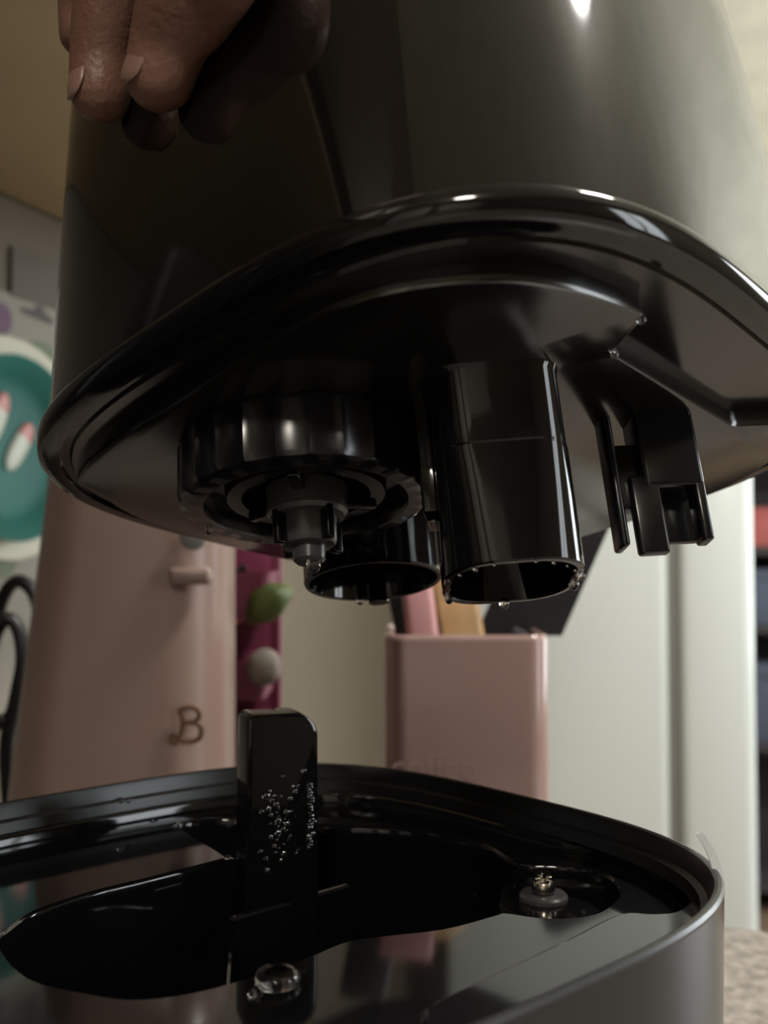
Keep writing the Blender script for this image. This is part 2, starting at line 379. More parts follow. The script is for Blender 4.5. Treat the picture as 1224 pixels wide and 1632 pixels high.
# seg1 runs clockwise from the right corner to the front; the rest closes it over the back
if area2(H1) < 0: H1.reverse()
bm = bmesh.new()
plate(bm, sq(0.0052), offset(H1, -0.0012), LZ)
rings(bm, [[(x, y, z) for x, y in offset(H1, -d)] for d, z in ((0.0012, LZ), (0.0005, LZ-0.0003), (0.0001, LZ-0.0010), (0, DZ-0.0005))])
inbase(from_bm('ledge', bm, 'gloss', base, 35))
h2 = [(0.0575, -0.002), (0.0665, -0.0053), (0.077, -0.0033), (0.084, 0.0051), (0.0876, 0.0141), (0.0863, 0.0263), (0.0776, 0.0326), (0.0678, 0.0342), (0.0625, 0.0398), (0.0577, 0.0516), (0.0457, 0.0625), (0.0308, 0.0693), (0.0115, 0.0714), (-0.0100, 0.0790), (-0.0240, 0.0800), (-0.0340, 0.0735), (-0.0294, 0.0645), (-0.0137, 0.0405), (-0.0148, 0.0378), (-0.0309, 0.0223), (-0.0424, 0.0118), (-0.0519, -0.0012), (-0.0541, -0.0111), (-0.0534, -0.0201), (-0.0405, -0.0377), (-0.0261, -0.0448), (-0.016, -0.0469), (-0.0038, -0.042), (0.0121, -0.0285), (0.0222, -0.0184), (0.0416, -0.0122), (0.0540, -0.0040)]
H2 = spline(h2, True, 4)
if area2(H2) < 0: H2.reverse()
bm = bmesh.new()
plate(bm, offset(H1, -0.0002), offset(H2, -0.0010), DZ)
inbase(from_bm('deck', bm, 'gloss', base, 35))
bm = bmesh.new()
rings(bm, [[(x, y, z) for x, y in offset(H2, -d)] for d, z in ((0.0010, DZ), (0.0004, DZ-0.0003), (0.0001, DZ-0.0010), (0.0, DZ-0.004), (-0.0006, -0.030), (-0.0012, FZ+0.003), (-0.0022, FZ+0.0006), (-0.0032, FZ))], False, True)
inbase(from_bm('basin', bm, 'gloss', base, 50))
# shelf of the pocket at the right end, with its screw
pk = [(0.0560, -0.001), (0.0665, -0.0058), (0.077, -0.0038), (0.0845, 0.0051), (0.0881, 0.0141), (0.0868, 0.0266), (0.0776, 0.0330), (0.0678, 0.0347), (0.0620, 0.0398), (0.0585, 0.025), (0.0570, 0.012)]
PK = spline(pk, True, 4)
if area2(PK) < 0: PK.reverse()
bm = bmesh.new(); prism(bm, PK, [(0, FZ), (0, -0.0205), (0.0008, -0.0195)])
inbase(from_bm('pocket_floor', bm, 'gloss', base, 40))
sx, sy = bs(866, 1432, -0.0195)
bm = bmesh.new(); lathe(bm, [(0.0002, -0.0195), (0.0064, -0.0195), (0.0064, -0.0186), (0.0058, -0.0180), (0.0030, -0.0180)], 32, (sx, sy, 0), True, True)
ws = inbase(from_bm('washer', bm, 'stem', base, 30)); ws['label'] = 'dark round washer under the screw'
bm = bmesh.new()
lathe(bm, [(0.0024, -0.0180), (0.0031, -0.0174), (0.0031, -0.0160), (0.0026, -0.0150), (0.0018, -0.0147), (0.0006, -0.0147)], 24, (sx, sy, 0), True, True)
for k in range(4):
    a = R(20+90*k); bm_box(bm, (sx+0.0017*math.cos(a), sy+0.0017*math.sin(a), -0.0146), (0.0016, 0.0010, 0.0014), a, 0.0003)
sc_ = from_bm('screw', bm, 'steel', ws, 30); sc_['label'] = 'bright steel screw head'
# dividing wall in the basin
A = Vector((*bs(368, 1462, -0.020), 0)); Bp = Vector((*bs(556, 1408, -0.020), 0))
dv = (Bp-A); nrm = Vector((-dv.y, dv.x, 0)).normalized()*0.0012
bm = bmesh.new()
pp = [A-nrm, Bp-nrm, Bp+nrm, A+nrm]; prism(bm, [(p.x, p.y) for p in pp], [(0, FZ), (0, -0.0206), (0.0006, -0.020)])
inbase(from_bm('basin_divider', bm, 'gloss', base, 40))
bm = bmesh.new()
C2 = Vector((*bs(358, 1562, DZ-0.001), 0)); dv = (C2-A); nrm = Vector((-dv.y, dv.x, 0)).normalized()*0.0009
pp = [A-nrm, C2-nrm, C2+nrm, A+nrm]; pl = [(p.x, p.y) for p in pp]
if area2(pl) < 0: pl.reverse()
prism(bm, pl, [(0, FZ), (0, -0.0266), (0.0005, -0.026)])
inbase(from_bm('basin_divider', bm, 'gloss', base, 40))
# upright post
bm = bmesh.new()
PXC, PYC, PROT = 0.0005, 0.033, R(20)
PW, PD, PT = 0.0096, 0.0068, 0.0288
def post_outline(w): return rrect(w, PT+0.05, 0.006)
prof = [(-0.0, -1)]
rs = []
fr_ = [(-PW, FZ-0.0)]
out = []
top = PT
for k in range(9): a = R(90*k/8); out.append((PW-0.0062+0.0062*math.cos(a), top-0.0062+0.0062*math.sin(a)))
for k in range(5): a = R(90+90*k/4); out.append((-PW+0.0020+0.0020*math.cos(a), top-0.0020+0.0020*math.sin(a)))
out = [(PW+0.0006, FZ)] + out + [(-PW-0.0006, FZ)]
for d, y in ((0.0012, -PD), (0.0003, -PD+0.0004), (0, -PD+0.0012), (0, PD-0.0012), (0.0012, PD)):
    rs.append([(x, y, z) for x, z in offset(out, d)])
rings(bm, rs, True, True)
bmesh.ops.rotate(bm, verts=bm.verts, cent=(0, 0, 0), matrix=Matrix.Rotation(PROT, 3, 'Z'))
bmesh.ops.translate(bm, verts=bm.verts, vec=(PXC, PYC, 0))
po = inbase(from_bm('post', bm, 'gloss', base, 35)); po['label'] = 'upright glossy black post with rounded top corner'

# ---- tank
TROT = 0.85386
TO = Vector((0.01582, 0.27003, CAMZ+0.02762))
TM = Matrix.Translation(TO) @ Matrix.Rotation(-0.075, 4, 'Y') @ Matrix.Rotation(-0.31293, 4, 'X')
tank = thing('water_tank', 'glossy black water tank lifted by a hand, its underside tilted into view', 'water tank')
tank.matrix_world = TM
TH = 0.132
def ts(i, n=144): return squircle(HALF-i, TROT, n)
bm = bmesh.new()
rings(bm, [[(x, y, z) for x, y in ts(i)] for i, z in ((0.0024, 0.0030), (0.0024, 0.006), (0.0030, 0.05), (0.0040, 0.10), (0.0050, TH-0.002), (0.0058, TH), (0.0072, TH), (0.0080, TH-0.002), (0.0062, 0.05), (0.0056, 0.006))], False, True)
from_bm('body', bm, 'tank', tank, 50)
bm = bmesh.new()
rings(bm, [[(x, y, z) for x, y in ts(i)] for i, z in ((0.0024, 0.0038), (0.0010, 0.0036), (0.0002, 0.0029), (0.0, 0.0020), (0.0003, -0.0012), (0.0012, -0.0024), (0.0028, -0.0028), (0.0052, -0.0029), (0.0056, -0.0020), (0.0072, -0.0020), (0.0078, -0.0028))])
from_bm('rim_bead', bm, 'gloss', tank, 38)
UZ, PZ = -0.0028, -0.0072
bm = bmesh.new()
rings(bm, [[(x, y, z) for x, y in ts(i)] for i, z in ((0.0078, UZ), (0.012, UZ), (0.02, UZ))], False, True)
from_bm('underside', bm, 'under', tank, 40)
rd = [(-0.0951, -0.0108), (-0.0895, -0.0208), (-0.0758, -0.0370), (-0.0622, -0.0497), (-0.0372, -0.0745), (-0.0227, -0.0851), (-0.0097, -0.0897), (0.0077, -0.0905), (0.0199, -0.0864), (0.0306, -0.0797), (0.0368, -0.0747)]
near = spline(rd, False, 5) + [(0.0372, -0.0728), (0.0335, -0.0600), (0.0345, -0.0582), (0.0713, -0.0172), (0.0740, -0.0158), (0.0860, -0.0150)]
ring = ts(0.0125)
a0, a1 = ang(near[-1]), ang(near[0])
rest = [p for p in ring if (ang(p) > a0+0.05 or ang(p) < a1-0.05)]
rest.sort(key=lambda p: (ang(p)-a0) % (2*math.pi))
PL = near+rest
if area2(PL) < 0: PL.reverse()
bm = bmesh.new()
prism(bm, PL, [(0, UZ+0.0005), (0, PZ+0.0010), (0.0003, PZ+0.0003), (0.0010, PZ)], False, True)
from_bm('raised_panel', bm, 'under', tank, 38)
# screw cap
cx, cy, CRd, CZ = -0.0355, -0.0235, 0.0305, -0.0228
NF = 26; SEG = NF*10
def flute(r, z, amp):
    o = []
    for k in range(SEG):
        t = 2*math.pi*k/SEG; ph = (k % 10)/10
        q = r*(1-amp*abs(math.sin(math.pi*ph))**0.7)
        o.append((cx+q*math.cos(t), cy+q*math.sin(t), z))
    return o
bm = bmesh.new()
rings(bm, [flute(CRd-0.0010, PZ, 0.0), flute(CRd-0.0002, PZ-0.0006, 0.02), flute(CRd, PZ-0.0015, 0.026), flute(CRd, CZ+0.0022, 0.026), flute(CRd-0.0006, CZ+0.0008, 0.018), flute(CRd-0.0022, CZ, 0.0),
           flute(CRd-0.0060, CZ, 0), flute(CRd-0.0066, CZ+0.0008, 0), flute(CRd-0.0072, CZ+0.0045, 0), flute(CRd-0.0110, CZ+0.0050, 0), flute(CRd-0.0115, CZ+0.0022, 0), flute(CRd-0.0150, CZ+0.0022, 0), flute(CRd-0.0155, CZ+0.0052, 0), flute(0.006, CZ+0.0052, 0)], False, True)
cap = from_bm('screw_cap', bm, 'clip', tank, 32); cap['label'] = 'ribbed round black screw cap'
bm = bmesh.new()
for k in range(3):
    a = R(25+120*k); bm_box(bm, (cx+0.0105*math.cos(a), cy+0.0105*math.sin(a), CZ+0.0030), (0.0150, 0.0030, 0.0045), a, 0.0006)
from_bm('cap_spokes', bm, 'clip', cap, 30)
bm = bmesh.new()
lathe(bm, [(0.0098, CZ+0.0045), (0.0098, CZ-0.0020), (0.0090, CZ-0.0030), (0.0070, CZ-0.0032), (0.0068, CZ-0.0090), (0.0062, CZ-0.0100), (0.0040, CZ-0.0102), (0.0038, CZ-0.0135), (0.0030, CZ-0.0142)], 32, (cx, cy, 0), False, True)
st = from_bm('valve_stem', bm, 'stem', cap, 32); st['label'] = 'grey valve stem at the centre of the cap'
for k in range(4):
    a = R(40+90*k); b = bmesh.new(); bm_box(b, (cx+0.0080*math.cos(a), cy+0.0080*math.sin(a), CZ-0.0055), (0.0030, 0.0022, 0.0100), a, 0.0005)
    from_bm('valve_guide', b, 'clip', cap, 30)
# tall mist duct, an open tube
def loft(sections, cap0=False, cap1=False):
    b = bmesh.new(); rings(b, sections, cap0, cap1); return b
def sec(cxx, cyy, hx, hy, r, z, tilt=0.0): return [(x, y, z+tilt*(y-cyy)) for x, y in rrect(hx, hy, r, 8, cxx, cyy)]
b = loft([sec(0.0085, -0.0430, 0.0142, 0.0178, 0.0065, PZ+0.0004), sec(0.0087, -0.0428, 0.0136, 0.0172, 0.0070, PZ-0.0012), sec(0.0088, -0.0405, 0.0142, 0.0172, 0.0080, -0.024),
          sec(0.0089, -0.0400, 0.0144, 0.0173, 0.0080, -0.0243), sec(0.0095, -0.0365, 0.0150, 0.0168, 0.0110, -0.0488), sec(0.0095, -0.0365, 0.0146, 0.0164, 0.0108, -0.0492),
          sec(0.0095, -0.0365, 0.0136, 0.0154, 0.0102, -0.0492), sec(0.0095, -0.0365, 0.0133, 0.0151, 0.0100, -0.0488), sec(0.0088, -0.0405, 0.0120, 0.0155, 0.0065, -0.012)], False, True)
du = from_bm('mist_duct', b, 'gloss', tank, 32); du['label'] = 'tall open black tube under the tank'
# lower guide tube behind the cap
gx, gy = -0.0215, 0.0265
b = bmesh.new(); lathe(b, [(0.0200, PZ+0.0004), (0.0198, -0.0279), (0.0193, -0.0284), (0.0183, -0.0284), (0.0180, -0.0279), (0.0178, -0.012)], 48, (gx, gy, 0), False, True)
gd = from_bm('guide_tube', b, 'gloss', tank, 32)
b = bmesh.new(); tube(b, [(gx+0.001, gy+0.0195, PZ), (gx+0.001, gy+0.0195, -0.0292)], 0.0032, 14); from_bm('rib', b, 'gloss', gd, 50)
b = bmesh.new(); bm_box(b, (-0.0060, -0.0340, -0.0195), (0.0036, 0.014, 0.0265), R(-8), 0.0006); from_bm('web', b, 'gloss', tank, 30)
# clip with prongs
b = bmesh.new(); bm_box(b, (0.0510, -0.0240, -0.0165), (0.0145, 0.0105, 0.0200), R(4), 0.0012)
cl = from_bm('clip', b, 'clip', tank, 30); cl['label'] = 'stubby black locking clip with prongs'
for u_, v_, w, dpt, za, zb, rz_ in ((0.0376, -0.0250, 0.0022, 0.0070, -0.0062, -0.0400, 6), (0.0441, -0.0275, 0.0072, 0.0034, -0.0230, -0.0425, 4), (0.0569, -0.0255, 0.0028, 0.0060, -0.0230, -0.0400, 4)):
    b = bmesh.new(); bm_box(b, (u_, v_, (za+zb)/2), (w, dpt, za-zb), R(rz_), 0.0009); from_bm('prong', b, 'clip', cl, 30)
b = bmesh.new(); bm_box(b, (0.0510, -0.0185, -0.0290), (0.0130, 0.0022, 0.0170), R(4), 0.0006); from_bm('clip_back', b, 'clip', cl, 30)
b = bmesh.new(); bm_box(b, (0.0412, -0.0245, -0.0225), (0.0080, 0.0050, 0.0165), R(4), 0.0008); from_bm('clip_web', b, 'clip', cl, 30)

# ------------------------------------------------------------------ hand holding the tank
TMi = TM.inverted()
def tg(q, a):
    c, s = math.cos(-TROT), math.sin(-TROT); x, y = c*q.x-s*q.y, s*q.x+c*q.y
    return abs(x/a)**NEXP+abs(y/a)**NEXP
def wall_hit(px, py, a=HALF-0.0035):
    o = TMi @ Vector((0, 0, CAMZ)); d = TMi.to_3x3() @ ray(px, py)
    best = None
    for k in range(3000):
        t = 0.12+k*0.0001; q = o+d*t; g = tg(q, a)
        if best is None or g < best[0]: best = (g, q)
        if g < 1: best = (g, q); break
    q = best[1]; e = 1e-4
    n = Vector((tg(q+Vector((e, 0, 0)), a)-tg(q-Vector((e, 0, 0)), a), tg(q+Vector((0, e, 0)), a)-tg(q-Vector((0, e, 0)), a), 0)).normalized()
    return q, n
def on_wall(px, py, r, gap=0.0):
    q, n = wall_hit(px, py, HALF-0.0035+r+gap); return q
def wl(q, r, gap=0.0):
    """point pushed out to stand r clear of the outside wall at its own height"""
    q = Vector(q)
    for _ in range(60):
        e = 1e-4; a = HALF-0.0035
        n = Vector((tg(q+Vector((e, 0, 0)), a)-tg(q-Vector((e, 0, 0)), a), tg(q+Vector((0, e, 0)), a)-tg(q-Vector((0, e, 0)), a), 0)).normalized()
        if tg(q-n*(r+gap), a) < 1: q = q+n*0.0005
        else: break
    return q
chains = []
# middle finger (largest), ring finger, little finger, index finger, thumb; each a list of (point, radius)
f2 = [(on_wall(254, 122, 0.0074), 0.0077), (on_wall(268, 70, 0.0080), 0.0084), (on_wall(284, 15, 0.0086, 0.002), 0.0092), (on_wall(306, -60, 0.009, 0.005), 0.0096)]
f1 = [(on_wall(160, 146, 0.0070), 0.0074), (on_wall(164, 95, 0.0076), 0.0078), (on_wall(168, 40, 0.0080, 0.002), 0.0081), (on_wall(180, -50, 0.0085, 0.004), 0.0086)]
f0 = [(on_wall(130, 56, 0.0056), 0.0058), (on_wall(132, 20, 0.0060), 0.0064), (on_wall(136, -30, 0.0066, 0.002), 0.0070)]
fi = [(on_wall(312, 28, 0.0068), 0.0076), (on_wall(338, -22, 0.0080, 0.001), 0.0086), (on_wall(366, -75, 0.0085, 0.004), 0.0090)]
mcp = {'i': Vector((-0.0360, -0.1000, 0.146)), 'm': Vector((-0.0560, -0.0900, 0.156)), 'r': Vector((-0.0740, -0.0740, 0.158)), 'p': Vector((-0.0895, -0.0580, 0.160))}
f2.append((mcp['m'], 0.0108)); f1.append((mcp['r'], 0.0102)); f0.append((mcp['p'], 0.0092)); fi.append((mcp['i'], 0.0106))
wrist = Vector((-0.0300, -0.0480, 0.2180))
chains += [f2, f1, f0, fi]
for k, r in (('i', 0.0125), ('m', 0.013), ('r', 0.0125), ('p', 0.0112)):
    chains.append([(mcp[k], r*0.85), (mcp[k].lerp(wrist, 0.5)+Vector((0.004, 0.004, 0.010)), r*1.15), (wrist, 0.017)])
chains.append([(wrist+Vector((0.012, 0.0, -0.012)), 0.015), (Vector((-0.0180, -0.0660, 0.172)), 0.0125), (Vector((-0.0300, -0.0670, 0.142)), 0.0098), (Vector((-0.0340, -0.0640, 0.116)), 0.0088), (Vector((-0.0370, -0.0620, 0.100)), 0.0078)])
elbow = Vector((0.0600, -0.2000, 0.4100))
chains.append([(wrist+Vector((-0.010, 0.004, 0)), 0.017), (wrist.lerp(elbow, 0.35)+Vector((-0.010, 0.0, 0)), 0.022), (elbow, 0.034)])
chains.append([(wrist+Vector((0.010, -0.004, 0)), 0.017), (wrist.lerp(elbow, 0.35)+Vector((0.010, 0.0, 0)), 0.022), (elbow, 0.034)])
bm = bmesh.new()
for ch in chains:
    dense = []
    for (p, r), (q, s) in zip(ch, ch[1:]):
        L = (q-p).length; n = max(2, int(L/0.0016))
        for k in range(n): dense.append((p.lerp(q, k/n), r+(s-r)*k/n))
    dense.append(ch[-1])
    # smooth the polyline so that joints bend softly
    for _ in range(6):
        dense = [dense[0]]+[((dense[i-1][0]+dense[i][0]*2+dense[i+1][0])/4, (dense[i-1][1]+dense[i][1]*2+dense[i+1][1])/4) for i in range(1, len(dense)-1)]+[dense[-1]]
    tube(bm, [p for p, r in dense], [r for p, r in dense], 20, True)
    for p, r in (dense[0], dense[-1]):
        bmesh.ops.create_icosphere(bm, subdivisions=3, radius=r, matrix=Matrix.Translation(p))
bmesh.ops.recalc_face_normals(bm, faces=bm.faces)
bmesh.ops.transform(bm, matrix=TM, verts=bm.verts)
me = bpy.data.meshes.new('hand'); bm.to_mesh(me); bm.free()
tmp = bpy.data.objects.new('tmp', me); COL.objects.link(tmp)
rmod = tmp.modifiers.new('r', 'REMESH'); rmod.mode = 'VOXEL'; rmod.voxel_size = 0.0012
smod = tmp.modifiers.new('s', 'SMOOTH'); smod.factor = 0.5; smod.iterations = 8
dg = bpy.context.evaluated_depsgraph_get(); hm = bpy.data.meshes.new_from_object(tmp.evaluated_get(dg))
bpy.data.objects.remove(tmp)
hm.materials.clear()
hand = link('hand', hm, 'skin', None, 180)
tag(hand, 'bare hand gripping the black tank from above, fingers pointing down', 'hand')
# sleeve over the forearm
bm = bmesh.new()
dense = [(wrist.lerp(elbow, t), 0.034+0.012*t) for t in (0.40, 0.42, 0.5, 0.6, 0.7, 0.8, 0.9, 1.0, 1.1)]
tube(bm, [TM @ p for p, r in dense], [r for p, r in dense], 32, False)
sl = from_bm('sleeve', bm, 'sleeve', hand, 60); sd = sl.modifiers.new('s', 'SOLIDIFY'); sd.thickness = 0.003; sd.offset = 1
# fingernails on the outer left side of the two long fingers
VL = (TM.inverted().to_3x3() @ Vector((-0.78, -0.62, 0.0))).normalized()
for f, ln in ((f2, 0.0060), (f1, 0.0060)):
    tip, r = f[0]; up = (f[1][0]-f[0][0]).normalized()
    n = (VL-up*VL.dot(up)).normalized(); s = up.cross(n)
    bm = bmesh.new(); rr = []
    for i in range(9):
        u = -0.75+1.75*i/8; row = []
        half = 0.66*max(0.03, 1-abs((u-0.125)/0.875)**2.6)**0.5
        for j in range(9):
            a = half*(j/4-1)
            rad = r*0.985*(1.0 if u > -0.3 else 1.0*math.sqrt(max(0.2, 1-((abs(u)-0.3)*1.0)**2)))*(1.0-0.05*max(0, u))
            row.append(tuple(TM @ (tip+up*(u*ln)+(n*math.cos(a)+s*math.sin(a))*(rad))))
        rr.append(row)
    rings(bm, rr, closed=False)
    nl = from_bm('fingernail', bm, 'nail', hand, 180); sd = nl.modifiers.new('s', 'SOLIDIFY'); sd.thickness = 0.0004; sd.offset = 0

# ------------------------------------------------------------------ pink electric can opener
oc = at(210, 1100, 0.515); OZ = CT
op = thing('can_opener', 'tall pink electric kitchen appliance with small gold emblem, left of crock', 'can opener', (oc.x, oc.y, OZ))
def osec(z, xl, xr, hy, r): return [(x, y, z) for x, y in rrect((xr-xl)/2, hy, r, 10, (xl+xr)/2, 0)]
pxm = 0.515/FPX
xr = (372-210)*pxm
rows = [(0.0, 20), (0.002, 12), (0.012, 14), (0.05, 24), (0.09, 36), (0.13, 50), (0.17, 64), (0.205, 76), (0.235, 86), (0.255, 94)]
secs = []
for i, (z, pl) in enumerate(rows):
    g = 0.004 if i == 0 else 0.0
    secs.append(osec(z, (pl-210)*pxm+g, xr-g-0.0002*i, 0.040-g-0.0006*i, 0.030-0.0004*i))
secs.append(osec(0.264, (100-210)*pxm+0.004, xr-0.006, 0.030, 0.022)); secs.append(osec(0.267, (110-210)*pxm+0.010, xr-0.014, 0.022, 0.014))
bm = bmesh.new(); rings(bm, secs, True, True); ob = from_bm('body', bm, 'pink', op, 50)
def face_pt(px, py, back=0.0):
    """point on the front of the opener, local coordinates"""
    p = at(px, py, oc.y-0.038+back)-Vector((oc.x, oc.y, OZ)); return p
p = face_pt(308, 855); bm = bmesh.new(); lathe(bm, [(0.0002, 0.0045), (0.0050, 0.0045), (0.0064, 0.0035), (0.0066, 0)], 24, (0, 0, 0), True, True)
k = from_bm('knob', bm, 'greyknob', op, 40); k.location = (p.x, p.y+0.0020, p.z); k.rotation_euler = (math.pi/2, 0, 0); k['label'] = 'small round grey knob'
p = face_pt(304, 918); bm = bmesh.new(); bm_box(bm, (0, 0, 0), (0.0205, 0.008, 0.0085), 0, 0.0028)
k = from_bm('lever', bm, 'pink', op, 40); k.location = (p.x, p.y, p.z)
# emblem: a script capital B with a curl at its foot
p = face_pt(300, 1156); S = pxm
st_ = [(-8, 24), (-12, 20), (-9, 14), (-7, 4), (-9, -8), (-14, -20), (-22, -24), (-24, -18), (-18, -12)]
bl = [(-14, 24), (-4, 26), (8, 26), (16, 20), (15, 10), (6, 5), (-4, 4), (6, 5), (16, 1), (20, -8), (17, -18), (6, -23), (-6, -22), (-14, -18)]
bm = bmesh.new()
for pts in (st_, bl):
    q = spline([(x*S, 0.0, y*S) for x, y in pts], False, 6); tube(bm, q, 4.0*S, 8)
k = from_bm('emblem', bm, 'gold', op, 60); k.location = (p.x, p.y-0.0006, p.z); k.scale = (1, 0.5, 1); k['label'] = 'gold script letter B emblem'

# ------------------------------------------------------------------ pink crock and its utensils
KD = 0.545
kc0 = at(736, 1100, KD); kp = KD/FPX
cr = thing('utensil_crock', 'square pink ceramic crock holding kitchen utensils, behind the base', 'crock', (kc0.x, kc0.y, CT))
kw = 131*(KD-0.042)/FPX; kh = CAMZ-(1012-878)*(KD-0.04)/FPX-CT
bm = bmesh.new()
prism(bm, rrect(kw, kw, 0.011, 10), [(0.006, 0), (0.002, 0.0008), (0.0006, 0.004), (0.0, 0.05), (-0.0004, kh-0.003), (0.0002, kh-0.0008), (0.0014, kh), (0.0030, kh-0.0008), (0.0036, kh-0.003), (0.0036, 0.006)], True, True)
from_bm('body', bm, 'crock', cr, 45)
fc_ = bpy.data.curves.new('t', 'FONT'); fc_.body = 'coffee'; fc_.size = 0.0178; fc_.extrude = 0.0002; fc_.align_x = 'CENTER'
to = bpy.data.objects.new('t', fc_); COL.objects.link(to)
dg = bpy.context.evaluated_depsgraph_get(); tme = bpy.data.meshes.new_from_object(to.evaluated_get(dg)); bpy.data.objects.remove(to)
tme.materials.clear()
lt = link('lettering', tme, 'ghost', cr, 0); lp = at(692, 1241, KD-kw)-Vector((kc0.x, kc0.y, CT))
lt.location = (lp.x, -kw-0.0002, lp.z); lt.rotation_euler = (math.pi/2, 0, 0); lt['label'] = 'faded pale lettering'
zin = CT+0.012
def stick(name, label, cat, m, foot, top, w, t, head=None, roll=0.0):
    """flat-section utensil: foot and top are world points, w and t its section"""
    f, tp = Vector(foot), Vector(top); ax = (tp-f).normalized(); L = (tp-f).length
    th = thing(name, label, cat, f)
    x = Vector((0, 1, 0)).cross(ax).normalized(); x = (Matrix.Rotation(roll, 3, ax) @ x); y = ax.cross(x)
    mx = Matrix((x, y, ax)).transposed().to_4x4()
    th.matrix_world = Matrix.Translation(f) @ mx
    bm = bmesh.new(); prism(bm, rrect(w/2, t/2, min(w, t)*0.45, 5), [(w*0.1, 0), (0, 0.002), (0, L-0.003), (w*0.12, L)])
    from_bm('handle', bm, m, th, 45)
    return th, L
K = Vector((kc0.x, kc0.y, 0))
def lip(px, py, D): return at(px, py, D)
# black slim handle
a, b_ = lip(641, 1000, 0.54), lip(626, 920, 0.545)
t, L = stick('spatula', 'slim black spatula at the left of the pink crock', 'spatula', 'blackwood', a+(a-b_)*2.6, a+(b_-a)*2.3, 0.0090, 0.006)
bm = bmesh.new(); bm_box(bm, (0, 0, L+0.028), (0.026, 0.004, 0.064), 0, 0.0015); from_bm('blade', bm, 'blackwood', t, 40)
# pink spatula
a, b_ = lip(672, 1000, 0.53), lip(664, 930, 0.532)
t, L = stick('spatula', 'pink silicone spatula between black handle and wooden spoon in crock', 'spatula', 'pinksil', a+(a-b_)*3.2, a+(b_-a)*1.7, 0.0165, 0.008)
bm = bmesh.new(); bm_box(bm, (0, 0, L+0.022), (0.030, 0.007, 0.050), 0, 0.003); from_bm('blade', bm, 'pinksil', t, 40)
# wooden spoon
a, b_ = lip(733, 1000, 0.545), lip(722, 935, 0.548)
t, L = stick('spoon', 'pale wooden spoon standing in the middle of the pink crock', 'spoon', 'wood', a+(a-b_)*3.0, a+(b_-a)*1.9, 0.0250, 0.008)
bm = bmesh.new(); bmesh.ops.create_uvsphere(bm, u_segments=24, v_segments=16, radius=1.0)
bmesh.ops.scale(bm, vec=(0.020, 0.006, 0.028), verts=bm.verts); bmesh.ops.translate(bm, vec=(0, 0, L+0.016), verts=bm.verts)
from_bm('bowl', bm, 'wood', t, 60)
# broad black turner
a, b_ = lip(832, 1000, 0.552), lip(906, 830, 0.556)
t, L = stick('turner', 'broad black turner leaning right in the pink crock', 'turner', 'blackwood', a+(a-b_)*0.95, a-(b_-a)*0.02, 0.012, 0.006)
bm = bmesh.new()
hw = 0.0215
pl = [(-hw, -0.009), (hw, 0.0100), (hw*1.02, 0.085), (hw*0.8, 0.089), (-hw*0.8, 0.089), (-hw*1.02, 0.085)]
vs0 = [[(x, y, z+L-0.004) for x, z in pl] for y in (-0.0015, 0.0015)]
rings(bm, vs0, True, True); from_bm('blade', bm, 'blackwood', t, 30)

# ------------------------------------------------------------------ magenta tiered caddy with toys, between the can opener and the crock
GD = 0.600
g0 = at(385, 1100, GD); gp = GD/FPX
cady = thing('tiered_caddy', 'magenta plastic tiered caddy just right of the pink appliance', 'caddy', (g0.x, g0.y, CT))
def zof(py, D): return CAMZ-(py-878)*D/FPX-CT
xl_, xr_ = (300-385)*gp, (438-385)*gp
box('back_panel', ((xl_+xr_)/2, 0.030, 0.125), (xr_-xl_, 0.004, 0.25), 'magenta', cady, 0, 0.001)
for yb, yt in ((1210, 1115), (1105, 1000), (985, 850)):
    zb, zt = zof(yb, GD), zof(yt, GD)
    bm = bmesh.new()
    w = xr_-xl_; cxm = (xl_+xr_)/2
    lo = rrect(w/2-0.004, 0.026, 0.006, 5, cxm, 0.0); hi = rrect(w/2, 0.028, 0.006, 5, cxm, 0.0)
    H = (zt-zb)*0.55
    rings(bm, [[(x, y, zb) for x, y in lo], [(x, y, zb+H) for x, y in hi], [(x, y, zb+H) for x, y in offset(hi, 0.002)], [(x, y, zb+0.002) for x, y in offset(lo, 0.002)]], True, True)
    from_bm('tray', bm, 'magenta', cady, 40)
for ex in (xl_+0.002, xr_-0.002): box('side_post', (ex, 0.030, 0.135), (0.005, 0.005, 0.27), 'magenta', cady, 0, 0.001)
def blob(name, label, cat, m, c, s, rot=(0, 0, 0), lumps=0.0, seed=1):
    bm = bmesh.new(); bmesh.ops.create_icosphere(bm, subdivisions=3, radius=1.0); rnd = random.Random(seed)
    ph = [rnd.uniform(0, 6) for _ in range(6)]
    for v_ in bm.verts:
        d = 1+lumps*(math.sin(3*v_.co.x+ph[0])*math.sin(4*v_.co.y+ph[1])+0.6*math.sin(5*v_.co.z+ph[2]))
        v_.co = Vector((v_.co.x*s[0]*d, v_.co.y*s[1]*d, v_.co.z*s[2]*d))
    o = from_bm(name, bm, m, None, 180); o.location = c; o.rotation_euler = rot
    return tag(o, label, cat)
blob('toy_leaf', 'lime green toy sticking out of the magenta caddy', 'toy', 'lime', at(425, 962, GD-0.022), (0.0155, 0.010, 0.0105), (0, R(-35), 0), 0.10, 3)
blob('toy_ball', 'small orange ball beside the green toy in magenta caddy', 'toy', 'orange', at(377, 977, GD-0.020), (0.0055, 0.0055, 0.0060), (0, 0, 0), 0.03, 4)
blob('pompom', 'round white pompom on the middle tray of the magenta caddy', 'toy', 'whitep', at(420, 1063, GD-0.026), (0.0100, 0.0095, 0.0105), (0, 0, 0), 0.05, 5)
blob('toy_block', 'red toy below the white pompom in magenta caddy', 'toy', 'red', at(388, 1086, GD-0.016), (0.0105, 0.008, 0.0070), (0, 0, 0), 0.08, 6)
